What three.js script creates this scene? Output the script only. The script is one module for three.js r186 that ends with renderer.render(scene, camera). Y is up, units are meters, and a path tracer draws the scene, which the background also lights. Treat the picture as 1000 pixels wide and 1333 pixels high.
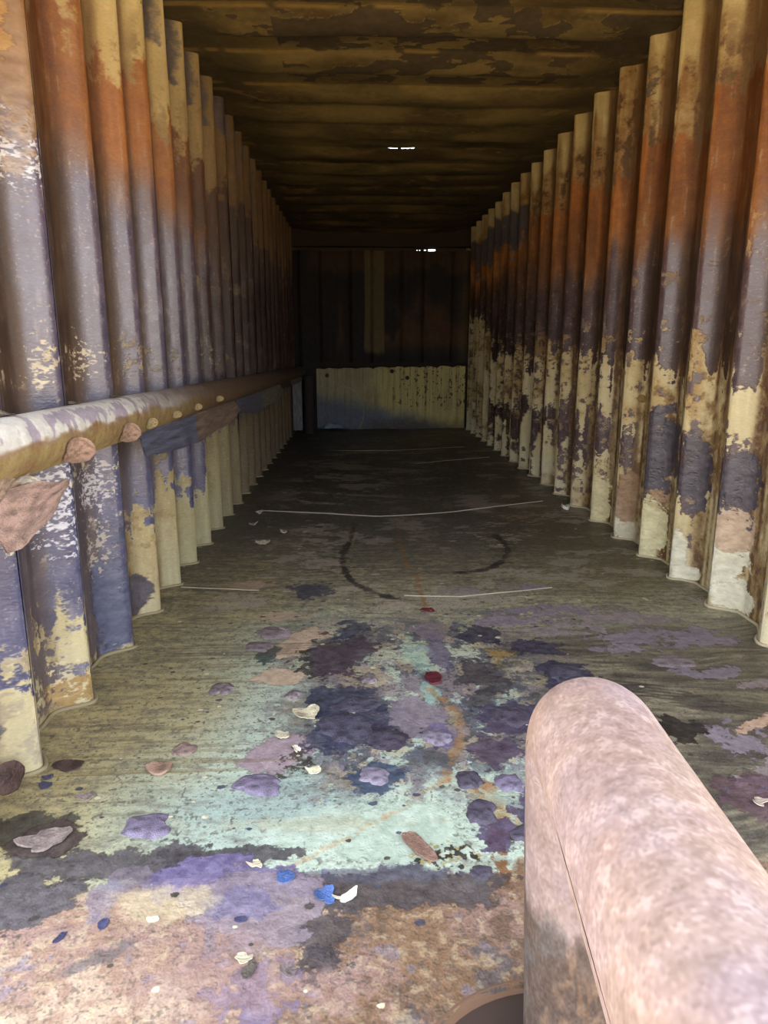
import * as THREE from 'three';
import { mergeGeometries, mergeVertices } from 'three/addons/utils/BufferGeometryUtils.js';

// ---------------------------------------------------------------- camera, sky, sun, exposure
const scene = new THREE.Scene();
const renderer = new THREE.WebGLRenderer({ antialias: true });
renderer.toneMapping = THREE.LinearToneMapping;
renderer.toneMappingExposure = 1.0;
renderer.shadowMap.enabled = true;
const camera = new THREE.PerspectiveCamera(71.87, 1000 / 1333, 0.02, 200);
const PITCH = 0.2248, YAW = 0.0374, EYE = 0.95;
camera.position.set(0, EYE, 0);
camera.lookAt(Math.sin(YAW) * Math.cos(PITCH), EYE - Math.sin(PITCH), -Math.cos(YAW) * Math.cos(PITCH));
scene.add(camera);

const SKY_LEVEL = 6.0, SUN_LEVEL = 26.0;
{ // open hazy daylight: cool overhead, paler towards the horizon
  const w = 64, h = 64, d = new Float32Array(w * h * 4);
  for (let y = 0; y < h; y++) {
    const e = (y + 0.5) / h * 2 - 1, t = Math.max(0, e);
    for (let x = 0; x < w; x++) {
      const k = Math.pow(t, 0.6), i = (y * w + x) * 4;
      d[i] = 1.0 - 0.25 * k; d[i + 1] = 1.01 - 0.18 * k; d[i + 2] = 1.05 - 0.04 * k; d[i + 3] = 1;
      if (e < 0) { d[i] = 0.5; d[i + 1] = 0.46; d[i + 2] = 0.4; }
    }
  }
  const t = new THREE.DataTexture(d, w, h, THREE.RGBAFormat, THREE.FloatType);
  t.mapping = THREE.EquirectangularReflectionMapping; t.magFilter = THREE.LinearFilter; t.needsUpdate = true;
  scene.background = t; scene.backgroundIntensity = SKY_LEVEL;
}
const sun = new THREE.DirectionalLight(new THREE.Color(1.0, 0.86, 0.66), SUN_LEVEL);
sun.position.set(0.8, 9, -10); sun.target.position.set(0, 0, 0.4); sun.castShadow = true; sun.shadow.radius = 16;
Object.assign(sun.shadow.camera, { left: -12, right: 12, top: 12, bottom: -12, near: 0.5, far: 40 });
sun.shadow.mapSize.set(2048, 2048);
scene.add(sun, sun.target);

// ---------------------------------------------------------------- helpers
const clamp = (x, a = 0, b = 1) => (x < a ? a : x > b ? b : x);
const lerp = (a, b, t) => a + (b - a) * t;
const sm = (a, b, x) => { const t = clamp((x - a) / (b - a)); return t * t * (3 - 2 * t); };
function rng(seed) { let a = seed >>> 0; return () => { a = (a + 0x6d2b79f5) | 0; let t = Math.imul(a ^ (a >>> 15), 1 | a); t = (t + Math.imul(t ^ (t >>> 7), 61 | t)) ^ t; return ((t ^ (t >>> 14)) >>> 0) / 4294967296; }; }
const TAB = new Float32Array(65536); { const r = rng(77); for (let i = 0; i < 65536; i++) TAB[i] = r(); }
function N(x, y) { // value noise, 0..1
  const xi = Math.floor(x), yi = Math.floor(y); let fx = x - xi, fy = y - yi;
  fx = fx * fx * (3 - 2 * fx); fy = fy * fy * (3 - 2 * fy);
  const x0 = xi & 255, x1 = (xi + 1) & 255, y0 = (yi & 255) << 8, y1 = ((yi + 1) & 255) << 8;
  const a = TAB[x0 + y0], b = TAB[x1 + y0], c = TAB[x0 + y1], e = TAB[x1 + y1];
  return a + (b - a) * fx + (c - a) * fy + (a - b - c + e) * fx * fy;
}
function F(x, y, o = 4) { let s = 0, a = 0.5, n = 0; for (let i = 0; i < o; i++) { s += a * N(x, y); n += a; a *= 0.5; x = x * 2.03 + 17.3; y = y * 2.03 + 9.1; } return s / n; }
function G(x, y, o = 5) { let s = 0, a = 0.5, n = 0; for (let i = 0; i < o; i++) { s += a * N(x, y); n += a; a *= 0.68; x = x * 2.17 + 31.7; y = y * 2.17 + 5.3; } return s / n; }
const rnd = (a, b = 0, c = 0) => TAB[((a * 131 + b * 3571 + c * 977 + 50000) | 0) & 65535];
const hx = (s) => [parseInt(s.slice(1, 3), 16) / 255, parseInt(s.slice(3, 5), 16) / 255, parseInt(s.slice(5, 7), 16) / 255];
class Tex { // a painted sheet: colour (sRGB), height and roughness, over [u0,u1]x[v0,v1] metres
  constructor(w, h, u0, u1, v0, v1) { Object.assign(this, { w, h, u0, u1, v0, v1 }); this.c = new Float32Array(w * h * 3); this.q = new Float32Array(w * h * 2); }
  fill(fn) {
    const o = { c: [0, 0, 0], h: 0.5, k: 0.7 };
    for (let y = 0; y < this.h; y++) { const v = lerp(this.v0, this.v1, (y + 0.5) / this.h);
      for (let x = 0; x < this.w; x++) { fn(lerp(this.u0, this.u1, (x + 0.5) / this.w), v, o); const i = y * this.w + x;
        this.c[i * 3] = o.c[0]; this.c[i * 3 + 1] = o.c[1]; this.c[i * 3 + 2] = o.c[2]; this.q[i * 2] = o.h; this.q[i * 2 + 1] = o.k; } }
    return this;
  }
  // ragged patch centred (u,v), radii ru rv
  blob(u, v, ru, rv, col, { a = 1, rag = 0.9, soft = 0.15, f = 18, dh = 0, k = null, rot = 0, vary = 0.13, hole = 0 } = {}) {
    const R = Math.max(ru, rv) * 1.7, px = (q) => (q - this.u0) / (this.u1 - this.u0) * this.w, py = (q) => (q - this.v0) / (this.v1 - this.v0) * this.h;
    const xs = [px(u - R), px(u + R)].sort((m, n) => m - n), ys = [py(v - R), py(v + R)].sort((m, n) => m - n);
    const cr = Math.cos(rot), sr = Math.sin(rot);
    for (let y = Math.max(0, ys[0] | 0); y < Math.min(this.h, ys[1]); y++) for (let x = Math.max(0, xs[0] | 0); x < Math.min(this.w, xs[1]); x++) {
      const U = lerp(this.u0, this.u1, (x + 0.5) / this.w), V = lerp(this.v0, this.v1, (y + 0.5) / this.h), du = U - u, dv = V - v;
      const e = Math.hypot((du * cr + dv * sr) / ru, (dv * cr - du * sr) / rv);
      const n = G(U * f, V * f, 6), d = e + (n - 0.5) * rag * 2.4;
      let m = sm(1, 1 - soft, d) * a; if (m <= 0) continue;
      if (hole) m *= sm(hole, hole + 0.06, F(U * f * 2.3 + 40, V * f * 2.3, 3));
      const i = y * this.w + x, va = (G(U * 60, V * 60, 5) - 0.5) * 2 * vary;
      for (let j = 0; j < 3; j++) this.c[i * 3 + j] = lerp(this.c[i * 3 + j], col[j] + va, m);
      const rim = 4 * m * (1 - m) * 0.1 * (a > 0.65 && soft < 0.3 ? 1 : 0); for (let j = 0; j < 3; j++) this.c[i * 3 + j] -= rim; this.q[i * 2] += dh * m; if (k !== null) this.q[i * 2 + 1] = lerp(this.q[i * 2 + 1], k, m);
    }
    return this;
  }
  done() {
    const n = this.w * this.h, a = new Uint8Array(n * 4), b = new Uint8Array(n * 4);
    for (let i = 0; i < n; i++) {
      for (let j = 0; j < 3; j++) a[i * 4 + j] = clamp(this.c[i * 3 + j]) * 255;
      a[i * 4 + 3] = 255; b[i * 4] = clamp(this.q[i * 2]) * 255; b[i * 4 + 1] = clamp(this.q[i * 2 + 1]) * 255; b[i * 4 + 2] = 0; b[i * 4 + 3] = 255;
    }
    const mk = (d, srgb) => { const t = new THREE.DataTexture(d, this.w, this.h, THREE.RGBAFormat); t.magFilter = THREE.LinearFilter; t.minFilter = THREE.LinearMipmapLinearFilter; t.generateMipmaps = true; t.wrapS = t.wrapT = THREE.MirroredRepeatWrapping; if (srgb) t.colorSpace = THREE.SRGBColorSpace; t.needsUpdate = true; return t; };
    this.map = mk(a, true); this.aux = mk(b, false); this.c = this.q = null;
    return this;
  }
  mat(bump, extra = {}) { return new THREE.MeshPhysicalMaterial({ map: this.map, roughnessMap: this.aux, bumpMap: this.aux, bumpScale: bump, roughness: 1, metalness: 0, ior: 1.5, side: THREE.DoubleSide, ...extra }); }
  uv(u, v) { return [(u - this.u0) / (this.u1 - this.u0), (v - this.v0) / (this.v1 - this.v0)]; }
}
const used = {};
const numbered = (n) => { used[n] = (used[n] || 0) + 1; return used[n] === 1 ? n : `${n}_${String(used[n] - 1).padStart(3, '0')}`; };
function mesh(name, geo, mat, parent = scene) { const m = new THREE.Mesh(geo, mat); m.name = numbered(name); m.castShadow = m.receiveShadow = true; parent.add(m); return m; }
function group(name, kind, parent = scene) { const g = new THREE.Group(); g.name = numbered(name); if (kind) g.userData.kind = kind; parent.add(g); return g; }
const tag = (o, label, category, grp) => { o.userData.label = label; o.userData.category = category; if (grp) o.userData.group = grp; return o; };
function grid(nu, nv, fn, close = false) { // (i/nu, j/nv) -> [x,y,z,u,v]
  const p = [], t = [], ix = [];
  for (let j = 0; j <= nv; j++) for (let i = 0; i <= nu; i++) { const r = fn(i / nu, j / nv); p.push(r[0], r[1], r[2]); t.push(r[3] ?? i / nu, r[4] ?? j / nv); }
  for (let j = 0; j < nv; j++) for (let i = 0; i < nu; i++) { const a = j * (nu + 1) + i, b = a + 1, c = a + nu + 1, d = c + 1; ix.push(a, b, d, a, d, c); }
  const g = new THREE.BufferGeometry(); g.setAttribute('position', new THREE.Float32BufferAttribute(p, 3)); g.setAttribute('uv', new THREE.Float32BufferAttribute(t, 2)); g.setIndex(ix); g.computeVertexNormals(); return g;
}
const std = (col, rough = 0.8, extra = {}) => new THREE.MeshStandardMaterial({ color: new THREE.Color(col), roughness: rough, metalness: 0, side: THREE.DoubleSide, ...extra });

// ---------------------------------------------------------------- measurements
const XL = -0.74, XR = 1.328, TOP = 2.33, BACK = -8.9, FRONT = -1.15, AMP = 0.088;
// distances down the box (metres from the lens) at which each rib of a wall peaks
const PEAK_L = [-0.45, -0.11, 0.22, 0.55, 0.87, 1.19, 1.5, 1.825, 2.19, 2.52, 2.83, 3.14], PEAK_R = [-0.38, -0.02, 0.34, 0.70, 1.06, 1.42, 1.78, 2.14, 2.495, 2.838, 3.175, 3.516, 3.89, 4.28, 4.65];
while (PEAK_L[PEAK_L.length - 1] < 8.7) PEAK_L.push(PEAK_L[PEAK_L.length - 1] + 0.325);
while (PEAK_R[PEAK_R.length - 1] < 8.65) PEAK_R.push(PEAK_R[PEAK_R.length - 1] + 0.36);
const PROF = [[0, 0], [0.045, 0.05], [0.13, 0.64], [0.22, 0.97], [0.56, 0.98], [0.74, 0.66], [0.9, 0.14], [0.97, 0.02], [1, 0]];
function prof(t) { for (let i = 1; i < PROF.length; i++) if (t <= PROF[i][0]) { const [a, b] = [PROF[i - 1], PROF[i]], q = (t - a[0]) / (b[0] - a[0]); return lerp(a[1], b[1], lerp(q, q * q * (3 - 2 * q), 0.4)); } return 0; }
function phase(peaks, s) { // index of the rib whose peak is the next one farther away, and how far towards the lens of it
  let k = 1; while (k < peaks.length - 1 && peaks[k] < s) k++;
  return [k, clamp((peaks[k] - s) / (peaks[k] - peaks[k - 1]))];
}

// ---------------------------------------------------------------- painted sheets of the two long walls
const C = {
  cream: hx('#c9b683'), creamLo: hx('#d2c59a'), white: hx('#dcd8c4'), orange: hx('#a5672c'), rust: hx('#75471d'), brown: hx('#5b3f22'), deep: hx('#43301f'),
  purple: hx('#5f4d53'), slate: hx('#50484f'), navy: hx('#474450'), ochre: hx('#a07f45'), depthShade: hx('#35261f'), ash: hx('#8f8587'), drab: hx('#87835f'), umber: hx('#54403f'), shadeBrown: hx('#3b2818'), amber: hx('#6e3d12'), denim: hx('#4f5272'),
};
const mix3 = (o, b, t) => { o[0] += (b[0] - o[0]) * t; o[1] += (b[1] - o[1]) * t; o[2] += (b[2] - o[2]) * t; };
function wallPaint(side) {
  const L = side === 'L', peaks = L ? PEAK_L : PEAK_R, sd = L ? 11 : 29;
  return (s, h, o) => {
    const [ri, t] = phase(peaks, s), S = s + sd * 13.7;
    const med = F(S * 8, h * 6, 3) - 0.5, fine = (G(S * 40, h * 26, 5) - 0.5) * 1.15, str = N(S * 55, h * 2.2) - 0.5, str2 = N(S * 160, h * 9) - 0.5, big = N(S * 1.7, h * 1.9) - 0.5;
    const grain = N(S * 420, h * 420) - 0.5;
    const j = (n) => rnd(ri, sd, n) - 0.5;
    const rec = sm(0.11, 0.19, t + med * 0.04 + str2 * 0.02) * (1 - sm(0.70, 0.9, t)); // the recessed flat between ribs: rust stain plus its shade painted in
    const c = o.c; const pp = L ? C.purple : C.umber; c[0] = pp[0]; c[1] = pp[1]; c[2] = pp[2];
    let k = 0.36, ht = 0.4;
    // lower part of the scorched band goes slate, upper part orange
    mix3(c, C.slate, sm(1.3, 0.95, h + med * 0.3) * (L ? 0.6 : 0.35)); if (L) mix3(c, C.denim, (0.35 + 0.5 * sm(0.8, 0.65, h)) * sm(4.5, 3, s));  // near left metal goes bluer, sky sheen partly painted in
    const hh = h + med * 0.16 + str * 0.10 + j(1) * 0.12;
    const oa = sm(L ? 1.36 : 1.30, L ? 1.62 : 1.55, hh) * (L ? 0.9 : 1);
    mix3(c, C.orange, oa); mix3(c, C.rust, oa * sm(0.05, 0.3, big + str * 0.5) * 0.8);
    k = lerp(k, 0.7, oa);
    { const w = [C.shadeBrown[0], C.shadeBrown[1], C.shadeBrown[2]]; mix3(w, C.amber, oa * 0.8); mix3(w, C.brown, sm(1.0, 0.8, h) * 0.6 + clamp(str * 0.8)); mix3(c, w, rec * (0.45 + 0.45 * sm(0.6, 0.95, h))); } k = lerp(k, 0.7, rec);
    if (L) mix3(c, C.depthShade, sm(2.7, 4.7, s + med) * 0.9 * sm(0.5, 1.0, h)); else mix3(c, C.depthShade, sm(4.6, 6.5, s + med) * 0.75 * sm(1.75, 1.5, hh));  // darkness of the depth painted into the wall colour, stronger on the left
    // top paint
    const topE = (L ? 1.83 : 1.87) + j(2) * 0.12;
    const mt = sm(-0.03, 0.03, h - topE + med * 0.22 + fine * 0.2 + str * 0.14);
    if (mt > 0) {
      const top = [C.cream[0], C.cream[1], C.cream[2]];
      const stain = clamp(sm(topE + (L ? 0.42 : 0.36), topE + (L ? 0.02 : 0.16), h + med * 0.3 + str * 0.3) * (0.55 + str2 * 0.5 + fine) * (L ? 0.6 : s > 3.0 && s < 6.4 ? 1.35 : 1.0));
      mix3(top, L ? C.ochre : C.rust, stain * 0.75); mix3(top, C.deep, stain * sm(0, 0.25, str + fine) * 0.7);
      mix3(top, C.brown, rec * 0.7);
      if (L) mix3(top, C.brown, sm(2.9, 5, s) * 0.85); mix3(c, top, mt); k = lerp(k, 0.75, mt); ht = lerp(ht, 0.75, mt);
      // bare flaked-off places near the top
      const bare = L ? (s > 2.9 && s < 6 ? 1 : 0) * sm(0.02, 0.05, h - (2.02 + j(3) * 0.3) + med * 0.35 + fine * 0.1) * (1 - sm(0.08, 0.12, t + med * 0.1) * 0) * sm(0.05, 0.13, t + fine * 0.12 - 0.0) : s > 5.9 ? sm(0.0, 0.05, 2.16 + 0.12 * j(3) - h + med * 0.3) : 0;
      if (bare > 0) { mix3(c, L ? C.slate : C.navy, bare * (L ? 0.9 : 0.8)); ht -= 0.3 * bare; k = lerp(k, 0.5, bare); }
    }
    // lower paint
    const rag = med * 0.28 + fine * 0.30 + str * 0.20 + (N(S * 105, h * 7) - 0.5) * 0.12 + str2 * 0.05;
    let lo = 0;
    if (L) {
      const e1 = s < 2.3 ? 0.34 + (s - 1.4) * 0.03 : s < 3.7 ? 0.36 : lerp(0.55, 0.62, clamp(s - 3.7));
      lo = sm(-0.012, 0.012, e1 + j(4) * 0.16 - h + rag);
      if (s < 2.35) lo *= 1 - sm(-0.02, 0.03, fine * 0.5 + med * 0.8 + (s > 2.0 && s < 2.3 ? 0.25 : 0.02) - 0.05 * (0.3 - h)) * (s < 1.6 ? 0.2 : 0.9);
      lo = Math.max(lo, sm(0.0, 0.03, 0.03 + j(6) * 0.02 - h + fine * 0.1));
    } else {
      const dark = s < 5.75 ? sm(-0.012, 0.012, 0.60 + j(4) * 0.12 - h + rag) * sm(-0.012, 0.012, h - (0.34 + j(5) * 0.14) + rag) : s < 7.2 ? sm(-0.012, 0.012, 0.47 - h + rag * 0.8) * sm(-0.012, 0.012, h - 0.25 + rag) : 0;
      const e1 = s < 7.2 ? 0.93 + j(6) * 0.05 : lerp(1.0, 1.35, sm(7.2, 8.0, s));
      lo = sm(-0.012, 0.012, e1 - h + rag * 0.9) * (1 - dark * (1 - 0.85 * sm(0.35, 0.6, rec + (fine + 0.2)) * rec));
      lo *= 1 - 0.9 * sm(0.10, 0.14, fine + str * 0.4 + str2 * 0.25 - (s > 4 && s < 7 ? 0.02 : 0.10));
    }
    // paint that hangs on as crumbs in the scorched band
    const crumbs = L
      ? sm(0.17, 0.21, fine + str2 * 0.16 + med * 0.25) * Math.max(sm(0.12, 0, Math.abs(h - 0.93 + med * 0.1)) * 0.9, s < 2.45 ? sm(0.2, 0.05, Math.abs(h - 0.56)) : 0, s < 2.0 ? sm(0.12, 0, Math.abs(h - 1.42)) : 0, s > 3.2 ? sm(0.1, 0, Math.abs(h - 1.32)) * 0.8 : 0)
      : sm(0.14, 0.18, fine + str * 0.12 + med * 0.2) * Math.max(sm(0.16, 0.02, Math.abs(h - 1.0)), s < 3.6 ? sm(0.13, 0.02, Math.abs(h - 1.33 - 0.1 * med)) * sm(0.3, 0.1, t) : 0, sm(0.25, 0.0, Math.abs(h - 0.45)) * 0.8);
    lo = Math.max(lo, clamp(crumbs));
    if (lo > 0) {
      const p = [C.creamLo[0], C.creamLo[1], C.creamLo[2]];
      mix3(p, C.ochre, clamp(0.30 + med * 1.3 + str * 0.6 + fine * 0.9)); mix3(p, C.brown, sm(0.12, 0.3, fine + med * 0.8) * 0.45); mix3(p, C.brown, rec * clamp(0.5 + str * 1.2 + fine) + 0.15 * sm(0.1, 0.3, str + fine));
      mix3(p, C.white, sm(0.32, 0.05, h) * 0.35 * (1 - rec));
      if (L) { mix3(p, C.drab, 0.3 + 0.35 * sm(2.3, 3.2, s)); mix3(p, C.shadeBrown, sm(3.3, 5.2, s) * 0.6); } if (L) mix3(p, C.white, s < 2.4 && h > 0.42 ? 0.5 : 0);  // left paint darkened with depth, daylight falloff put into its colour
      mix3(c, p, lo); k = lerp(k, 0.72, lo); ht = lerp(ht, 0.8, lo);
    }
    const scuff = sm(0.30, 0.42, str2 * 0.7 + fine * 0.5 + (N(S * 300, h * 22) - 0.5) * 0.5 + med * 0.3) * (1 - mt) * (1 - lo) * (1 - rec * 0.6); mix3(c, C.ash, scuff * 0.4); const dots = sm(0.86, 0.9, N(S * 330, h * 260)) * (1 - rec); mix3(c, C.creamLo, dots * 0.4 * (1 - oa));
    const v = grain * 0.06 + fine * 0.13 + str2 * 0.06 + str * 0.05 + med * 0.05;
    c[0] += v; c[1] += v; c[2] += v * 0.9; o.h = ht + fine * 0.18 + grain * 0.1; o.k = clamp(k + fine * 0.25, 0.2, 1);
  };
}
const wallNear = {}, wallFar = {};
for (const s of ['L', 'R']) {
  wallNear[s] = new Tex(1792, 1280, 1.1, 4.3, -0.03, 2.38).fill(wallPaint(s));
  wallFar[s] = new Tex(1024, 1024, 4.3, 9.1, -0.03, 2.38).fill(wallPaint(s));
}
{ // singular marks, each where it sits on its wall
  const R = wallNear.R, L = wallNear.L, w = hx('#d0ccb4'), tan = hx('#a08262'), sl = hx('#4b454c');
  R.blob(2.47, 0.16, 0.07, 0.13, w, { rag: 1.0, f: 36, k: 0.8 }).blob(2.42, 0.05, 0.08, 0.06, w, { rag: 0.5, f: 30 });
  R.blob(2.46, 0.31, 0.07, 0.08, hx('#b9a288'), { rag: 0.4 }).blob(2.82, 0.08, 0.025, 0.14, w, { rag: 0.4 }).blob(2.79, 0.04, 0.06, 0.03, w, { rag: 0.5 });
  R.blob(3.15, 0.13, 0.09, 0.15, hx('#cfc79c'), { rag: 0.9, f: 26 }).blob(3.12, 0.33, 0.035, 0.06, tan, { rag: 0.3 });
  R.blob(3.5, 0.12, 0.012, 0.13, w, { rag: 0.4 }).blob(3.47, 0.22, 0.05, 0.16, hx('#a88a70'), { rag: 0.4, a: 0.8 }).blob(3.46, 0.05, 0.05, 0.05, w, { rag: 0.5, a: 0.8 });
  R.blob(3.86, 0.12, 0.06, 0.16, hx('#d3c79a'), { rag: 0.5 });
  R.blob(2.79, 0.46, 0.06, 0.13, sl, { rag: 0.9, f: 26, k: 0.45 }).blob(3.12, 0.5, 0.085, 0.17, sl, { rag: 0.9, f: 26, k: 0.45 }).blob(2.45, 0.47, 0.06, 0.12, sl, { rag: 0.9, f: 26, k: 0.45 });
  R.blob(3.5, 2.1, 0.02, 0.04, hx('#6d6050'), { rag: 1.4, f: 50 }).blob(3.5, 2.18, 0.016, 0.015, hx('#7b6748')).blob(2.99, 0.72, 0.014, 0.02, C.rust);
  R.blob(3.45, 0.72, 0.02, 0.02, hx('#86673a'), { rag: 0.3 });
  L.blob(1.425, 0.13, 0.035, 0.09, hx('#5d5860'), { rag: 0.4 }).blob(1.79, 0.05, 0.05, 0.05, hx('#9c8050'), { rag: 1.2, f: 50 }).blob(1.79, 0.09, 0.03, 0.05, hx('#bdb08c'), { rag: 1.4, f: 50, hole: 0.44 });
  L.blob(2.14, 0.18, 0.055, 0.24, hx('#50536a'), { rag: 0.8, k: 0.4 }).blob(2.12, 0.36, 0.03, 0.08, hx('#a89f92'), { rag: 1.5, f: 60, hole: 0.44 }).blob(2.13, 0.55, 0.04, 0.07, hx('#b2aeb0'), { rag: 1.5, f: 70, hole: 0.45 }).blob(1.8, 0.58, 0.05, 0.12, hx('#c3c4cc'), { rag: 1.5, f: 80, hole: 0.47 });
  L.blob(1.8, 1.4, 0.05, 0.06, hx('#b8b6b8'), { rag: 1.5, f: 80, hole: 0.46 }).blob(1.8, 1.62, 0.045, 0.28, hx('#9a8064'), { rag: 0.9, a: 0.8, f: 22 }).blob(1.79, 1.78, 0.015, 0.2, hx('#a07a40'), { rag: 0.8 });
  L.blob(2.8, 2.2, 0.035, 0.07, hx('#4c4038'), { rag: 1.0 }).blob(2.45, 0.1, 0.05, 0.08, sl, { rag: 0.4 });
  L.blob(2.13, 0.93, 0.03, 0.05, hx('#b0a58c'), { rag: 1.5, f: 70, hole: 0.5 }).blob(1.8, 0.92, 0.016, 0.06, hx('#b3a68a'), { rag: 1.5, f: 80, hole: 0.5 });
}
const wallMat = {};
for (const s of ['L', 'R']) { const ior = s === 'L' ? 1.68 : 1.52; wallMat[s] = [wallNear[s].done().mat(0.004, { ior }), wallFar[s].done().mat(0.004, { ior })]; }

// ---------------------------------------------------------------- the long corrugated walls: one folded rib after another
function corrugatedWall(side) {
  const L = side === 'L', peaks = L ? PEAK_L : PEAK_R, X = L ? XL : XR, out = L ? -1 : 1;
  const wall = group(L ? 'wall_left' : 'wall_right', 'structure');
  for (let k = 1; k < peaks.length; k++) {
    const s0 = peaks[k - 1], s1 = peaks[k];
    if (s1 < -FRONT + 0.15) continue;
    const far = (s0 + s1) / 2 > 4.3 ? 1 : 0, tx = far ? wallFar[side] : wallNear[side];
    const amp = AMP * (0.94 + 0.12 * rnd(k, L ? 3 : 5)), bow = (rnd(k, 8, L ? 1 : 2) - 0.5) * 0.006;
    const nu = 30, nv = 14;
    const g = grid(nu, nv, (a, b) => {
      const t = 1 - a, s = lerp(s0, s1, a), y = lerp(-0.02, TOP + 0.03, b);
      const dent = (N(s * 5 + (L ? 3 : 60), y * 2.5) - 0.5) * 0.012 * Math.sin(a * Math.PI) + bow * Math.sin(b * Math.PI);
      const x = X + out * (prof(t) * amp) + dent * out;
      const [u, v] = tx.uv(s, y);
      return [x, y, -s, u, v];
    });
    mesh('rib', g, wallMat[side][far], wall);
  }
  // outer skin, so that no daylight passes
  mesh('outer_skin', new THREE.BoxGeometry(0.03, TOP + 0.2, FRONT - BACK + 0.1).translate(X + out * 0.125, TOP / 2, (BACK + FRONT) / 2 - 0.03), std('#5c4a3c', 0.9), wall);
  // bead of pale filler along the foot
  const pts = []; for (let s = 1.0; s < 8.8; s += 0.02) { const [k, t] = phase(peaks, s); pts.push(new THREE.Vector3(X + out * (prof(t) * AMP) - out * 0.006, 0.003 + 0.003 * (N(s * 30, 4) - 0.5), -s)); }
  mesh('weld_bead', new THREE.TubeGeometry(new THREE.CatmullRomCurve3(pts), 700, 0.006, 6), std(L ? '#8d8468' : '#b3a98c', 0.8), wall);
  return wall;
}
corrugatedWall('L'); corrugatedWall('R');

// ---------------------------------------------------------------- ceiling: pressed swages across the box, two torn slits
{
  const T = new Tex(1024, 1536, -0.85, 1.45, 2.4, 9.1), drops = [-0.05, 0.37, 0.79, 1.21, 1.63, 2.05, 2.45, 2.87, 3.29, 3.73, 4.18, 4.52, 4.87, 5.36, 5.78, 6.15, 6.55, 6.97, 7.4, 7.82, 8.25, 8.66];
  const base = hx('#9a8552'), dk = hx('#504730'), bare = hx('#574b3c'), paleOchre = hx('#ac8f52'), rus = hx('#7c5a30');  // palest ochre goes on patches, flake rims and pressed edges
  T.fill((x, s, o) => {
    const med = F(x * 4, s * 9 + 5, 4) - 0.5, fine = F(x * 40, s * 50, 3) - 0.5, sweep = F(x * 2.2 + 8, s * 7, 3) - 0.5, c = o.c;
    c[0] = base[0]; c[1] = base[1]; c[2] = base[2];
    mix3(c, dk, clamp(0.22 + med * 1.3 + sweep * 1.6 + sm(4.4, 7, s) * 0.45)); mix3(c, paleOchre, sm(0.12, 0.3, med + fine * 0.3) * 0.4 * sm(6, 4, s)); mix3(c, rus, sm(0.1, 0.25, sweep) * 0.3);
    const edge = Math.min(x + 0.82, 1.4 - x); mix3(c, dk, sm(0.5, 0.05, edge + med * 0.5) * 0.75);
    let e = 99; for (const d of drops) e = Math.min(e, Math.abs(s - d)); // flaking follows the pressed edges
    const peel = s < 4.15 ? sm(0.0, 0.025, F(x * 7, s * 12 + 3, 5) - 0.5 + (x > -0.35 ? 0.02 : -0.25) + (s < 3.75 ? 0.05 : -0.04)) : sm(0.2, 0.24, F(x * 5, s * 14, 5) - 0.5) * 0.3;
    mix3(c, bare, peel * 0.85); const rim = peel > 0.05 && peel < 0.95 ? 1 : 0; mix3(c, paleOchre, rim * 0.6);
    if (s < 4.3) mix3(c, paleOchre, sm(0.03, 0.01, e) * sm(0.02, 0.14, F(x * 6, s + 60, 3) - 0.38) * 0.9);
    const v = fine * 0.09; c[0] += v; c[1] += v; c[2] += v * 0.8; o.h = 0.6 - peel * 0.35 + fine * 0.2; o.k = 0.72;
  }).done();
  const slit = (x, s) => (x > 0.22 && x < 0.425 && s > 5.361 && s < 5.361 + 0.013 * (0.1 + 0.95 * N(x * 60, 3)) && N(x * 45, 9) > 0.36);
  const zs = new Set([-FRONT, 9.0]); for (const d of drops) for (const q of [-0.001, 0.004, 0.03, 0.06, 0.1, 0.15, 0.2, 0.225, 0.25, 0.275, 0.3]) zs.add(d + q);
  for (let q = 5.359; q < 5.386; q += 0.003) zs.add(q);
  const S = [...zs].sort((a, b) => a - b), Xs = []; for (let x = -0.86; x <= 1.451; x += x > 0.2 && x < 0.97 ? 0.0066 : 0.033) Xs.push(x); Xs.push(1.46);
  const wave = (s) => { for (const d of drops) { const q = s - d; if (q >= -0.001 && q <= 0.3) return q < 0.2 ? Math.sin(Math.max(0, q) / 0.2 * Math.PI / 2) : 1 - sm(0.2, 0.3, q); } return 0; };
  const p = [], uv = [], ix = [], W = Xs.length;
  for (const s of S) for (const x of Xs) {
    const fade = sm(-0.72, -0.5, x) * sm(1.3, 1.1, x), sag = 0.02 * (N(x * 1.5 + 3, s * 1.1) - 0.5) + 0.006 * (N(x * 9, s * 7) - 0.5);
    p.push(x, TOP - 0.034 * wave(s + 0.012 * (N(x * 2.5, Math.round(s * 2)) - 0.5)) * fade + sag, -s); uv.push(...T.uv(x, s));
  }
  for (let j = 0; j < S.length - 1; j++) for (let i = 0; i < W - 1; i++) { if (slit((Xs[i] + Xs[i + 1]) / 2, (S[j] + S[j + 1]) / 2)) continue; const a = j * W + i; ix.push(a, a + 1, a + W + 1, a, a + W + 1, a + W); }
  const g = new THREE.BufferGeometry(); g.setAttribute('position', new THREE.Float32BufferAttribute(p, 3)); g.setAttribute('uv', new THREE.Float32BufferAttribute(uv, 2)); g.setIndex(ix); g.computeVertexNormals();
  const c = mesh('ceiling', g, T.mat(0.004)); c.userData.kind = 'structure';
}

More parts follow.
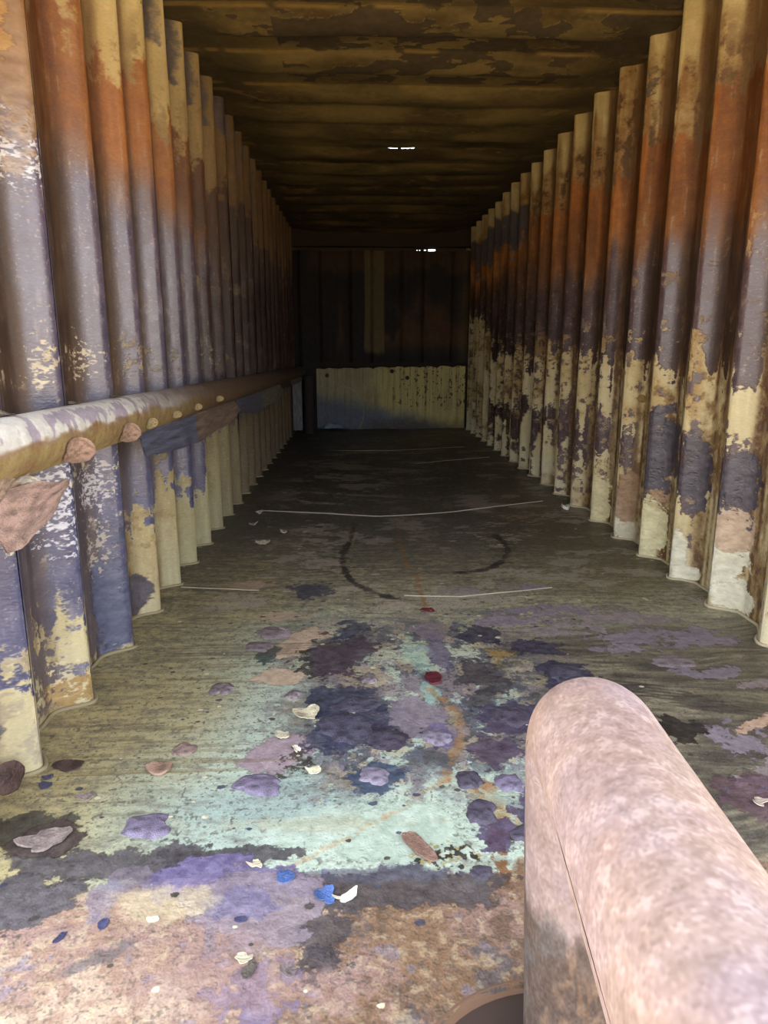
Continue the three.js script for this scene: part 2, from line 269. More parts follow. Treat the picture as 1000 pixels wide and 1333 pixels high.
// ---------------------------------------------------------------- back wall: scorched sheet above, pale kick panel below
{
  const T = new Tex(512, 512, -0.9, 1.5, -0.05, 2.4), wall = group('wall_back', 'structure');
  const k0 = hx('#1d1815'), ol = hx('#6f6340'), rs = hx('#5f4020');
  T.fill((x, y, o) => {
    const m = F(x * 5, y * 3, 4) - 0.5, st = N(x * 40, y * 2) - 0.5, f = F(x * 40, y * 40, 3) - 0.5, c = o.c; c[0] = k0[0]; c[1] = k0[1]; c[2] = k0[2];
    mix3(c, rs, sm(0.3, 0.55, x + m) * sm(1.75, 1.2, y + m * 0.8) * sm(0.85, 1.1, y) * 0.7); mix3(c, rs, sm(0.08, 0.02, Math.abs(x + 0.2) + m * 0.1) * sm(1.7, 1.4, y) * sm(0.9, 1.1, y) * 0.5);
    mix3(c, rs, sm(1.8, 1.95, y + m * 0.3) * sm(-0.65, -0.5, x) * 0.5);
    mix3(c, ol, sm(0.13, 0.11, Math.abs(x - 0.215) + st * 0.02) * sm(0.9, 1.0, y + m * 0.2) * 0.75); mix3(c, ol, sm(1.2, 1.3, x) * 0.3);
    const v = f * 0.06 + st * 0.03; c[0] += v; c[1] += v; c[2] += v; o.h = 0.5 + f * 0.3; o.k = 0.8;
  }).done();
  const rib = (x) => { const q = Math.abs(((x - 0.215 + 20) % 0.62) - 0.31); return sm(0.16, 0.2, q); };
  mesh('sheet', grid(160, 8, (a, b) => { const x = lerp(-0.9, 1.5, a), y = lerp(-0.02, 2.115, b); return [x, y, BACK - 0.06 + 0.05 * rib(x), ...T.uv(x, y)]; }), T.mat(0.004), wall);
  const sk = new THREE.Shape([[-1, -0.1], [1.6, -0.1], [1.6, TOP + 0.1], [-1, TOP + 0.1]].map((q) => new THREE.Vector2(...q)));
  for (const [x0, x1, y0, y1] of [[0.87, 0.96, 2.118, 2.142], [0.82, 0.845, 2.122, 2.136], [0.76, 0.775, 2.12, 2.135], [0.73, 0.745, 2.124, 2.134]]) sk.holes.push(new THREE.Path([[x0, y0], [x0 + 0.004, y1], [x1, y1 - 0.003], [x1 - 0.006, y0 + 0.004]].map((q) => new THREE.Vector2(...q))));
  mesh('outer_skin', new THREE.ExtrudeGeometry(sk, { depth: 0.006, bevelEnabled: false }).translate(0, 0, BACK - 0.1), std('#4a3c30', 0.9), wall);
  mesh('header', new THREE.BoxGeometry(2.3, 0.2, 0.1).translate(0.3, 2.245, BACK + 0.05), std('#3a2d20', 0.9), wall);
  const K = new Tex(1024, 512, -0.52, 1.36, -0.02, 0.8), cr = hx('#c4b877'), bl = hx('#5a6478'), gr = hx('#9b9674');
  K.fill((x, y, o) => {
    const m = F(x * 5, y * 5, 4) - 0.5, st = N(x * 70, y * 3) - 0.5, f = F(x * 45, y * 40, 3) - 0.5, c = o.c; c[0] = cr[0]; c[1] = cr[1]; c[2] = cr[2];
    mix3(c, gr, sm(0.5, 0.0, x + m * 0.4)); mix3(c, bl, sm(0.5, 0.25, y + m * 0.15 + (x + 0.3) * 0.25) * 0.9); mix3(c, C.deep, sm(0.18, 0.0, y + m * 0.1) * 0.45 * sm(0, 0.3, x));
    mix3(c, C.deep, sm(0.19, 0.23, f + st * 0.3) * sm(0.3, 0.6, x) * 0.85 * sm(0.15, 0.35, y)); mix3(c, C.brown, clamp(st * 0.6 + 0.05));
    const ax = -0.2, d = Math.abs(Math.hypot((x - ax) / 0.28, (y - 0.2) / 0.32) - 1); if (x > -0.22 && y > -0.02) mix3(c, hx('#a8a288'), sm(0.05, 0.0, d) * 0.45 * sm(0.1, 0.6, N(x * 60, y * 60) + 0.3));
    for (const [hx0, hy] of [[-0.37, 0.65], [0.43, 0.7], [0.62, 0.62]]) mix3(c, hx('#2b2118'), sm(0.03, 0.018, Math.hypot(x - hx0, y - hy)));
    const v = f * 0.08 + st * 0.05; c[0] += v; c[1] += v; c[2] += v; o.h = 0.5 + f * 0.3; o.k = 0.7;
  }).done();
  mesh('kick_panel', grid(240, 6, (a, b) => {
    const x = lerp(-0.5, 1.34, a), ed = 0.735 + 0.03 * (a - 0.5) + 0.016 * Math.pow(Math.abs(Math.sin(x * 16)), 0.6) + 0.012 * (N(x * 30, 1) - 0.5), y = lerp(-0.01, ed, b);
    return [x, y, BACK + 0.03 + 0.006 * Math.sin(x * 48), ...K.uv(x, y)];
  }), K.mat(0.004), wall);
  mesh('panel_rail', new THREE.BoxGeometry(1.9, 0.05, 0.03).translate(0.42, 0.78, BACK + 0.0), std('#2a211a', 0.9), wall);
}

// ---------------------------------------------------------------- floor
const FNEAR = new Tex(2048, 2048, -0.9, 1.42, 0.72, 3.02), FFAR = new Tex(1024, 1536, -0.9, 1.45, 3.02, 9.05);
const K = {
  mint: hx('#b3c4b4'), teal: hx('#92a8a2'), olive: hx('#b0a374'), khaki: hx('#a6a68c'), grime: hx('#4b4842'), black: hx('#332f2d'), blue: hx('#505264'), indigo: hx('#5f5a80'), violet: hx('#7a7488'), mauve: hx('#8b7f80'), lilac: hx('#948b94'),
  tan: hx('#b7a48e'), rust: hx('#7d634b'), peach: hx('#9c8270'), rose: hx('#917771'), brown: hx('#64503f'), slate: hx('#575356'), sand: hx('#b0a27e'), dkred: hx('#6e3440'), pale: hx('#a59c8e'), cream: hx('#e6dfc2'), blueChip: hx('#5874b4'),
};
function floorPaint(x, s, o) {
  const c = o.c, big = F(x * 2.2 + 3, s * 2.2, 3) - 0.5, med = (G(x * 9, s * 9, 5) - 0.5) * 0.95, fine = F(x * 60, s * 70, 3) - 0.5, grain = N(x * 380, s * 380) - 0.5;
  const scr = F(x * 9 + s * 3, s * 60 + N(x * 4, s * 4) * 5, 3) - 0.5, scr2 = N(x * 30, s * 190 + N(x * 6, s * 6) * 6) - 0.5; // scrape marks run across the box
  let k = 0.62, h = 0.5;
  // paint: mint in the middle, olive towards the left, khaki far
  c[0] = K.khaki[0]; c[1] = K.khaki[1]; c[2] = K.khaki[2];
  const mint = sm(-0.68, -0.25, x + big * 0.3 + (s - 1.3) * 0.05) * sm(2.9, 1.7, s + med * 0.5);
  mix3(c, K.mint, mint * 0.95); mix3(c, K.teal, sm(0.05, 0.25, big) * mint * 0.8);
  mix3(c, K.olive, (1 - mint) * sm(-0.2, -0.45, x) * 0.8); mix3(c, K.olive, (1 - mint) * 0.4);
  // scraped, dirty
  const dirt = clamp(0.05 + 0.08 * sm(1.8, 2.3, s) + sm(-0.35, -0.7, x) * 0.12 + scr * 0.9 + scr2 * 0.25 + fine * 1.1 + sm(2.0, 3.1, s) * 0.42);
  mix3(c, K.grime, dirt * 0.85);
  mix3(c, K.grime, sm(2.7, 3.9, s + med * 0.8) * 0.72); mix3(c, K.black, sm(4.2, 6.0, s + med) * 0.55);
  mix3(c, hx('#5d5133'), sm(0.55, 1.2, x) * sm(2.3, 3, s) * 0.4);
  // right of centre: dark scaly field
  const fld = sm(0.30, 0.62, x + med * 0.5) * sm(2.5, 2.1, s + med * 0.4);
  if (fld > 0) { mix3(c, hx('#857a60'), fld * 0.8); mix3(c, K.black, fld * clamp(0.5 + scr * 1.4 + med * 1.2) * 0.75); }
  const mos = sm(-0.26, -0.02, x + med * 0.35 + (s - 1.5) * 0.04) * sm(0.75, 0.4, x + med * 0.3) * sm(1.33, 1.5, s + med * 0.35) * sm(2.6, 2.2, s + med * 0.6);
  if (mos > 0) {
    const a = G(x * 12 + 30, s * 10, 6), b = G(x * 16 + 70, s * 14, 6);
    const m1 = sm(0.47, 0.50, a) * mos; mix3(c, K.blue, m1 * 0.8); mix3(c, K.grime, m1 * sm(0.5, 0.62, a) * 0.6); mix3(c, K.mauve, sm(0.55, 0.58, b) * mos * 0.7); mix3(c, K.black, sm(0.03, 0.0, Math.abs(a - 0.48)) * mos * 0.35);
    mix3(c, K.sand, sm(0.56, 0.6, G(x * 20, s * 18 + 50, 5)) * mos * 0.5); h -= m1 * 0.2; k = lerp(k, 0.5, m1);
  }
  // far grey-purple scabs and wet sheen painted as pale patches
  if (s > 2.5) { const b = G(x * 4 + 9, s * 6.5, 6); mix3(c, K.pale, sm(0.575, 0.62, b) * (s < 7 ? 0.7 : 0.45) * sm(-0.75, -0.4, x)); mix3(c, K.cream, sm(0.82, 0.86, F(x * 14, s * 22, 3)) * 0.6); }
  // sill plate: bare rust
  const front = sm(0.02, -0.02, s - 1.135 + med * 0.12 + (x < -0.3 ? (x + 0.3) * -0.08 : 0) + fine * 0.05);
  if (front > 0) {
    const p = [K.rust[0], K.rust[1], K.rust[2]], q = (G(x * 9 + 2, s * 9, 6) - 0.5) * 1.1;
    mix3(p, K.peach, sm(-0.02, -0.22, x + q * 0.4) * 0.85); mix3(p, K.tan, sm(0.02, 0.14, q) * 0.7 * sm(0.1, -0.15, x)); mix3(p, K.rose, sm(0.0, -0.14, q) * 0.6);
    mix3(p, K.brown, sm(0.02, 0.16, G(x * 17, s * 17 + 8, 6) - 0.5) * 0.8 * sm(-0.15, 0.0, x)); mix3(p, K.slate, sm(0.06, 0.14, G(x * 15 + 5, s * 17 + 80, 6) - 0.5) * 0.7 * sm(-0.15, 0.0, x + q * 0.2));
    mix3(p, K.sand, sm(0.1, 0.2, fine) * 0.4); mix3(p, K.violet, sm(0.2, 0.26, F(x * 24, s * 24, 3) - 0.5) * 0.5);
    mix3(c, p, front); k = lerp(k, 0.8, front); h += fine * 0.5 * front;
  }
  // pits
  const pit = sm(0.24, 0.3, F(x * 90, s * 90, 2) - 0.5); mix3(c, K.grime, pit * (front > 0.5 ? 0.22 : 0.5));
  const sp = sm(0.22, 0.34, N(x * 260 + 9, s * 260) * 0.6 + N(x * 120, s * 130 + 7) * 0.4 - 0.42); mix3(c, K.grime, sp * 0.4 * sm(3.2, 2.6, s)); const v = grain * 0.09 + fine * 0.09; c[0] += v; c[1] += v; c[2] += v; o.h = clamp(h + fine * 0.3 + grain * 0.15 - pit * 0.2); o.k = clamp(k - 0.16 * sm(3, 4.5, s) + fine * 0.3, 0.25, 1);
}
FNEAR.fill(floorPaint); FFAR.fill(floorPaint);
{
  const B = (x, s, rx, rs, c, o) => FNEAR.blob(x, s, rx, rs, c, o);
  // mint sheet left clean in the middle, its right edge rust-bitten
  B(-0.02, 1.26, 0.23, 0.10, K.mint, { a: 0.75, rag: 0.6, soft: 0.4, f: 12 }); B(0.1, 1.24, 0.14, 0.11, K.mint, { rag: 0.6, soft: 0.15, f: 20, a: 0.9 });
  B(-0.12, 1.28, 0.3, 0.03, K.khaki, { a: 0.5, soft: 0.6 });
  B(0.31, 1.3, 0.06, 0.10, K.sand, { rag: 1.2, f: 26, a: 0.8, hole: 0.42 }); B(0.28, 1.32, 0.03, 0.11, hx('#8a5a34'), { rag: 1.2, f: 30, a: 0.6 }); B(0.27, 1.2, 0.02, 0.1, hx('#8a5a34'), { rag: 1.2, f: 30, a: 0.7 });
  B(0.17, 1.17, 0.06, 0.035, K.olive, { rag: 1.4, f: 50, a: 0.8, hole: 0.48 }); B(0.17, 1.17, 0.06, 0.035, K.black, { rag: 1.4, f: 44, a: 0.8, hole: 0.53 });
  for (let i = 0; i < 26; i++) { const t = i / 25; B(lerp(-0.13, 0.2, t) + 0.012 * (N(t * 7, 3) - 0.5), lerp(1.165, 1.43, Math.pow(t, 1.15)) + 0.02 * (N(t * 6, 9) - 0.5), 0.012, 0.010, hx('#b08c62'), { a: 0.45, soft: 0.8, f: 40 }); }
  // band along the sill seam
  B(-0.5, 1.17, 0.2, 0.055, K.slate, { rag: 1.0, f: 9, a: 0.9 }); B(-0.62, 1.08, 0.12, 0.08, K.slate, { rag: 0.8, f: 8, a: 0.95 }); B(-0.27, 1.19, 0.14, 0.03, K.slate, { rag: 1.0, f: 14, a: 0.8 });
  B(0.06, 1.09, 0.22, 0.05, K.slate, { rag: 0.9, f: 14, a: 0.8 }); B(0.0, 1.13, 0.2, 0.02, K.blue, { rag: 0.9, f: 14, a: 0.5 }); B(-0.06, 1.0, 0.04, 0.07, K.slate, { rag: 1.1, f: 26, a: 0.75 }); B(-0.08, 0.93, 0.05, 0.035, K.slate, { rag: 1.2, f: 40, a: 0.75, hole: 0.4 });
  B(-0.7, 1.28, 0.1, 0.05, K.grime, { rag: 0.9, f: 12, a: 0.85 }); B(-0.62, 1.25, 0.075, 0.06, hx('#4a403c'), { rag: 0.5, f: 14 });
  // violet bloom on the sill
  B(-0.27, 1.13, 0.17, 0.06, hx('#7c739a'), { rag: 0.9, f: 12, a: 0.85, k: 0.6 }); B(-0.17, 1.05, 0.12, 0.10, hx('#92878f'), { rag: 0.8, f: 12, a: 0.85 }); B(-0.21, 1.08, 0.06, 0.05, hx('#6c6888'), { rag: 1.1, f: 20, a: 0.6 }); B(-0.16, 0.9, 0.08, 0.06, hx('#8a82a4'), { rag: 1.1, f: 16, a: 0.7, hole: 0.38 }); B(-0.42, 1.14, 0.04, 0.03, K.lilac, { rag: 1.1, a: 0.7 }); B(-0.46, 1.08, 0.025, 0.04, K.violet, { rag: 1.2, a: 0.6 });
  B(-0.37, 1.07, 0.10, 0.06, hx('#b5a888'), { rag: 0.9, f: 12, a: 0.75, soft: 0.5 }); B(-0.42, 0.96, 0.06, 0.018, K.slate, { rag: 1.1, f: 20, a: 0.6, rot: 0.5, soft: 0.6 });
  B(-0.2, 0.92, 0.16, 0.1, K.rose, { rag: 0.9, f: 10, a: 0.5, soft: 0.6 });
  // mauve and tan scabs in the middle of the floor
  B(-0.20, 1.55, 0.085, 0.10, hx('#98898f'), { rag: 0.6, f: 14, dh: 0.2 }); B(-0.14, 1.5, 0.045, 0.06, K.grime, { rag: 1.4, f: 36, a: 0.8, hole: 0.46 });
  B(-0.21, 2.2, 0.06, 0.12, K.tan, { rag: 0.7, f: 12, rot: -0.35, dh: 0.2 }); B(-0.15, 2.27, 0.09, 0.05, K.tan, { rag: 0.6, f: 14, dh: 0.2 }); B(-0.29, 2.3, 0.06, 0.06, hx('#a3949c'), { rag: 0.5, f: 14 }); B(-0.24, 1.96, 0.07, 0.06, K.tan, { rag: 0.8, f: 16, dh: 0.2 }); B(-0.28, 2.45, 0.09, 0.06, K.tan, { rag: 0.6, f: 12, a: 0.9 }); B(-0.45, 2.8, 0.12, 0.08, K.tan, { rag: 0.6, f: 8, a: 0.85 });
  B(-0.15, 2.03, 0.06, 0.11, K.grime, { rag: 1.2, f: 22, a: 0.8, hole: 0.4 }); B(-0.3, 2.12, 0.05, 0.06, hx('#4a5a5e'), { rag: 1.2, f: 24, a: 0.7 }); B(-0.2, 2.72, 0.09, 0.09, K.blue, { rag: 1.1, f: 14, a: 0.7 });
  // dark blue scale cluster
  B(0.0, 1.66, 0.13, 0.12, K.blue, { rag: 0.9, f: 14, a: 0.85, k: 0.45 }); B(-0.03, 1.64, 0.06, 0.07, hx('#585a72'), { rag: 0.8, f: 18, a: 0.8 }); B(0.06, 1.62, 0.07, 0.06, hx('#4e4856'), { rag: 0.9, f: 20, a: 0.8 }); B(-0.04, 1.8, 0.1, 0.08, hx('#484a5c'), { rag: 0.9, f: 16, a: 0.85 }); B(0.03, 1.44, 0.075, 0.055, hx('#4d5b72'), { rag: 0.9, f: 22, a: 0.8 });
  B(-0.05, 2.12, 0.09, 0.19, hx('#584e56'), { rag: 1.0, f: 14, a: 0.85 }); B(-0.02, 2.3, 0.06, 0.08, K.blue, { rag: 1.1, f: 18, a: 0.75 }); B(0.02, 1.93, 0.06, 0.06, K.sand, { rag: 1.3, f: 30, a: 0.6, hole: 0.45 });
  B(0.15, 1.7, 0.075, 0.12, K.lilac, { rag: 0.8, f: 14, a: 0.85 }); B(0.2, 1.6, 0.05, 0.06, hx('#7e7898'), { rag: 0.9, f: 20, a: 0.75 }); B(0.16, 1.9, 0.05, 0.06, K.lilac, { rag: 0.9, f: 18, a: 0.7 }); B(0.255, 2.12, 0.035, 0.16, K.violet, { rag: 0.9, f: 16, a: 0.8 }); B(0.25, 2.3, 0.06, 0.09, K.lilac, { rag: 1, f: 16, a: 0.7 });
  B(0.18, 2.1, 0.05, 0.2, hx('#9fc0ae'), { rag: 1, f: 14, a: 0.55, soft: 0.5 }); B(0.2, 1.83, 0.025, 0.08, hx('#a8c8bc'), { rag: 0.8, a: 0.8 });
  for (let i = 0; i < 22; i++) { const t = i / 21; B(0.2 + 0.05 * Math.sin(t * 4) + 0.03 * t, lerp(1.86, 1.42, t), 0.018, 0.02, hx('#96754f'), { a: 0.55, soft: 0.6, f: 40, rag: 1.2 }); }
  for (let i = 0; i < 12; i++) B(0.245 + 0.01 * N(i, 2), 2.55 + i * 0.035, 0.013, 0.025, hx('#8a6038'), { a: 0.6, soft: 0.5, f: 30 });
  B(0.37, 1.93, 0.08, 0.10, K.slate, { rag: 1.1, f: 18, a: 0.8 }); B(0.4, 1.7, 0.08, 0.09, hx('#524b60'), { rag: 0.9, f: 16, a: 0.85 }); B(0.33, 1.55, 0.06, 0.07, hx('#594d5e'), { rag: 0.9, f: 18, a: 0.85 }); B(0.36, 1.32, 0.05, 0.05, hx('#4c435c'), { rag: 0.9, f: 18, a: 0.85 }); B(0.28, 1.24, 0.04, 0.05, hx('#5a4f6c'), { rag: 0.9, f: 22, a: 0.8 });
  B(0.62, 1.93, 0.08, 0.09, hx('#3e3c50'), { rag: 0.8, f: 14, a: 0.95 }); B(0.55, 2.15, 0.12, 0.07, hx('#474457'), { rag: 1.0, f: 14, a: 0.85 }); B(0.42, 2.25, 0.09, 0.08, hx('#4b4858'), { rag: 1.1, f: 14, a: 0.75 });
  B(0.45, 2.1, 0.05, 0.05, hx('#a88f5a'), { rag: 1.3, f: 24, a: 0.8 }); B(0.3, 1.35, 0.05, 0.03, K.mint, { rag: 1.2, f: 30, a: 0.7 });
  // right: grey-mauve crusts
  for (const [x, s, rx, rs] of [[0.72, 2.47, 0.2, 0.06], [0.95, 2.38, 0.18, 0.06], [0.98, 2.22, 0.24, 0.08], [0.76, 2.28, 0.17, 0.06], [1.12, 2.2, 0.13, 0.09], [0.55, 2.38, 0.12, 0.05], [0.85, 2.12, 0.12, 0.05], [1.05, 1.95, 0.12, 0.05], [1.2, 1.85, 0.1, 0.05], [0.95, 1.56, 0.1, 0.1], [1.05, 1.48, 0.1, 0.1], [0.9, 1.38, 0.09, 0.08], [0.62, 1.62, 0.09, 0.04], [1.15, 1.6, 0.07, 0.08], [0.66, 2.75, 0.12, 0.04], [0.43, 2.72, 0.1, 0.05]]) B(x, s, rx, rs, rnd(x * 50, s * 9) > 0.5 ? hx('#8d8490') : hx('#958a8c'), { rag: 0.9, f: 11, a: 0.9, dh: 0.15, hole: 0.3 });
  B(1.08, 1.66, 0.12, 0.03, hx('#b79e88'), { rag: 0.8, rot: 0.5, f: 14 }); B(0.84, 1.62, 0.1, 0.05, K.black, { rag: 1.1, f: 16, a: 0.8 }); B(0.9, 1.35, 0.2, 0.1, hx('#6b5560'), { rag: 0.9, f: 9, a: 0.7 });
  for (let i = 0; i < 7; i++) B(0.72 + i * 0.05, 1.9 - i * 0.035, 0.16, 0.008, K.black, { a: 0.5, f: 14, rag: 1.0, rot: -0.3 });
  for (let i = 0; i < 5; i++) B(-0.45 + i * 0.03, 2.12 + i * 0.02, 0.25, 0.008, hx('#5a5040'), { a: 0.35, f: 12, rag: 1, rot: 0.02 });
  for (let i = 0; i < 40; i++) B(-0.75 + 0.45 * rnd(i, 1, 5), 1.35 + 0.75 * rnd(i, 2, 5), 0.08 + 0.1 * rnd(i, 3, 5), 0.004 + 0.006 * rnd(i, 4, 5), hx('#6a5b3c'), { a: 0.3, f: 9, rag: 0.9, rot: 0.02 });
  // small crumbs and pits
  for (let i = 0; i < 260; i++) { const x = -0.7 + 1.6 * rnd(i, 7, 1), s = 0.85 + 1.9 * rnd(i, 8, 2), r = 0.0025 + 0.0055 * rnd(i, 9, 3); B(x, s, r * 1.3, r, rnd(i, 4, 4) > 0.85 ? K.cream : rnd(i, 5, 5) > 0.5 ? K.blue : K.grime, { a: 0.85, f: 60, rag: 0.6 }); }
  // skid arcs farther in
  for (const [pts, a] of [[[[-0.02, 3.9], [-0.04, 3.56], [-0.075, 3.2], [-0.05, 2.95], [0.0, 2.8], [0.08, 2.68], [0.16, 2.63]], 0.7], [[[0.72, 3.6], [0.74, 3.38], [0.64, 3.08], [0.52, 2.97], [0.42, 2.95]], 0.5]]) {
    const c = new THREE.CatmullRomCurve3(pts.map(([x, s]) => new THREE.Vector3(x, 0, s)));
    for (let i = 0; i <= 70; i++) { const q = c.getPoint(i / 70); for (const X of [FNEAR, FFAR]) X.blob(q.x, q.z, 0.016 + 0.008 * N(i * 0.3, 7), 0.03, K.black, { a: a * (0.4 + 0.6 * N(i * 0.2, 3)), soft: 0.5, f: 20 }); }
  }
  for (let i = 0; i < 60; i++) { FFAR.blob(-0.5 + 1.6 * rnd(i, 1, 8), 3.1 + 3.4 * rnd(i, 2, 8), 0.04 + 0.08 * rnd(i, 3, 8), 0.03 + 0.07 * rnd(i, 4, 8), K.pale, { a: 0.7, f: 16, rag: 1.1, hole: 0.45 }); }  // pale blobs stand in for reflections on the far floor
  FFAR.blob(1.0, 4.0, 0.16, 0.16, hx('#b5a58c'), { a: 0.7, f: 12, rag: 1.3, hole: 0.45 });
  for (let i = 0; i < 30; i++) FFAR.blob(0.215 + 0.01 * (N(i * 0.4, 2) - 0.5), 3.05 + i * 0.055, 0.016, 0.05, hx('#8a6a44'), { a: i < 8 ? 0.6 : 0.25, f: 18, soft: 0.6 });
}
FNEAR.done(); FFAR.done();
const floorMat = FNEAR.mat(0.003), floorFarMat = FFAR.mat(0.004);
const floor = group('floor', 'structure');
const dish = (x, s) => -0.02 * sm(2.4, 4.5, s) * Math.exp(-Math.pow((x - 0.3) / 0.5, 2)) + 0.004 * (N(x * 3, s * 3) - 0.5) * sm(1.2, 1.6, s);
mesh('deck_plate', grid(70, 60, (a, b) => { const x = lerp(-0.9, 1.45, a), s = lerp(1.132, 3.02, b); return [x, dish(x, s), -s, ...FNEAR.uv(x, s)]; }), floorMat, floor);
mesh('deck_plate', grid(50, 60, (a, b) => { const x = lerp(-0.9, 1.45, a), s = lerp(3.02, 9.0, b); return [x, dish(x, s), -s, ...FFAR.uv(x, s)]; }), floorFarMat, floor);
const HOLE = { x: 0.268, z: -0.7, rx: 0.205, rz: 0.19 };
{ // sill plate with the round opening the pipe leg goes down through
  const sh = new THREE.Shape([[-0.9, -0.42], [1.45, -0.42], [1.45, 1.132], [-0.9, 1.132]].map((p) => new THREE.Vector2(...p)));
  const ring = []; for (let i = 0; i < 72; i++) { const a = -i / 72 * Math.PI * 2, r = 1 + 0.03 * (N(i * 0.7, 5) - 0.5); ring.push(new THREE.Vector2(HOLE.x + HOLE.rx * r * Math.cos(a), -HOLE.z + HOLE.rz * r * Math.sin(a))); }
  sh.holes.push(new THREE.Path(ring));
  const g = new THREE.ExtrudeGeometry(sh, { depth: 0.016, bevelEnabled: false, curveSegments: 48 });
  const p = g.attributes.position, uv = g.attributes.uv;
  for (let i = 0; i < p.count; i++) { const x = p.getX(i), s = p.getY(i), d = p.getZ(i); p.setXYZ(i, x, d - 0.014, -s); uv.setXY(i, ...FNEAR.uv(x, s)); }
  g.computeVertexNormals(); mesh('sill_plate', g, floorMat, floor);
  mesh('socket_lip', new THREE.LatheGeometry([[0.185, -0.012], [0.189, 0.0], [0.194, 0.003], [0.2, 0.001]].map((q) => new THREE.Vector2(...q)), 56).scale(HOLE.rx / 0.19, 1, HOLE.rz / 0.19).translate(HOLE.x, 0, HOLE.z), std('#6d5340', 0.85), floor);
  mesh('socket_pan', new THREE.LatheGeometry([[0.0, -0.1], [0.15, -0.1], [0.185, -0.085], [0.192, -0.012]].map((q) => new THREE.Vector2(...q)), 48).scale(HOLE.rx / 0.19, 1, HOLE.rz / 0.19).translate(HOLE.x, 0, HOLE.z), std('#4a3b33', 0.75), floor);
  mesh('socket_rim', new THREE.TorusGeometry(0.11, 0.012, 8, 40).rotateX(Math.PI / 2).translate(HOLE.x + 0.01, -0.086, HOLE.z), std('#8a8078', 0.6), floor);
  mesh('subfloor', new THREE.BoxGeometry(2.5, 0.03, 9.6).translate(0.28, -0.14, -4.3), std('#4c4038', 0.9), floor);
}
// welds across the deck
const weldMat = std('#9a9484', 0.7);
function weld(pts, r) { const v = []; for (let i = 0; i < pts.length - 1; i++) for (let k = 0; k < 8; k++) { const t = k / 8, x = lerp(pts[i][0], pts[i + 1][0], t), s = lerp(pts[i][1], pts[i + 1][1], t); v.push(new THREE.Vector3(x, dish(x, s) + 0.001, -s + 0.006 * (N(x * 25, s) - 0.5))); } return mesh('weld_seam', new THREE.TubeGeometry(new THREE.CatmullRomCurve3(v), 90, r, 5), weldMat, floor); }
weld([[-0.73, 2.79], [-0.36, 2.73]], 0.003); weld([[0.18, 2.66], [0.4, 2.64], [0.85, 2.75]], 0.003); weld([[-0.6, 4.22], [0.1, 4.1], [0.6, 4.2], [1.28, 4.47]], 0.0042); weld([[0.5, 6.1], [1.3, 6.4]], 0.0022); weld([[-0.3, 6.9], [1.28, 7.1]], 0.0022);


// blistered scabs of paint, still stuck to the deck
function blister(x, z, rx, rz, col, hgt, seed, parent = floor) {
  const nr = 7, ns = 26, geo = grid(ns, nr, (a, b) => {
    const th = a * Math.PI * 2, w = 1 + 0.6 * (N(Math.cos(th) * 1.6 + seed * 7.1, Math.sin(th) * 1.6 + seed * 3.3) - 0.5) + 0.26 * (N(Math.cos(th) * 5 + seed, Math.sin(th) * 5) - 0.5);
    const px = Math.cos(th) * rx * w * b, pz = Math.sin(th) * rz * w * b;
    const y = hgt * (b > 0.99 ? -0.25 : Math.pow(1 - Math.pow(b, 3.2), 0.6)) * (0.85 + 0.5 * (N(px * 60 + seed, pz * 60) - 0.5)) * 0.6;
    return [x + px, dish(x, -z) + 0.0015 + y, z + pz, (px / rx + 1) * 0.4 + seed * 0.13, (pz / rz + 1) * 0.4];
  });
  return mesh('paint_blister', geo, col, parent);
}
const CH = new Tex(256, 256, 0, 1, 0, 1).fill((u, v, o) => { const f = F(u * 9, v * 9, 5) - 0.5, g = N(u * 90, v * 90) - 0.5, q = 0.85 + f * 0.6 + g * 0.16; o.c[0] = o.c[1] = o.c[2] = q; o.h = 0.5 + f * 0.6 + g * 0.3; o.k = 0.7 + f * 0.3; }).done();
const chip = (col, rough = 1) => new THREE.MeshStandardMaterial({ color: new THREE.Color(col), map: CH.map, roughnessMap: CH.aux, bumpMap: CH.aux, bumpScale: 0.004, roughness: rough, metalness: 0, side: THREE.DoubleSide });
const mViolet = chip('#817890', 0.85), mMauve = chip('#8c8085', 0.9), mDark = chip('#585262', 0.7), mLilac = chip('#948c9e', 0.8), mPink = chip('#a58f86', 0.9), mSlab = chip('#595768', 0.7);
blister(-0.395, -1.885, 0.036, 0.04, mMauve, 0.012, 1); blister(-0.43, -1.566, 0.032, 0.033, mPink, 0.008, 2); blister(-0.232, -1.417, 0.056, 0.038, mViolet, 0.014, 3); blister(-0.436, -1.284, 0.047, 0.037, mViolet, 0.014, 4);
blister(-0.188, -1.84, 0.022, 0.026, mMauve, 0.012, 5); blister(0.03, -1.442, 0.04, 0.035, mLilac, 0.01, 6); blister(0.243, -1.413, 0.03, 0.04, mDark, 0.012, 7); blister(0.335, -1.4, 0.033, 0.034, mViolet, 0.012, 8); blister(0.252, -1.308, 0.037, 0.038, mDark, 0.014, 9); blister(0.225, -1.124, 0.024, 0.02, mDark, 0.01, 10);
blister(0.026, -1.932, 0.023, 0.03, mMauve, 0.012, 11); blister(0.195, -1.6, 0.034, 0.042, mLilac, 0.008, 12); blister(-0.03, -1.66, 0.07, 0.08, mSlab, 0.007, 13); blister(0.07, -1.6, 0.06, 0.05, mDark, 0.006, 14); blister(0.0, -1.78, 0.07, 0.05, mSlab, 0.006, 15); blister(0.33, -1.23, 0.03, 0.03, mDark, 0.009, 16);
blister(0.62, -1.93, 0.06, 0.07, mSlab, 0.01, 17); blister(0.4, -1.7, 0.05, 0.06, mDark, 0.007, 18); blister(-0.3, -2.3, 0.05, 0.05, mMauve, 0.006, 19); blister(0.98, -2.02, 0.07, 0.05, mMauve, 0.006, 20); blister(-0.33, -2.18, 0.04, 0.04, mMauve, 0.007, 21);

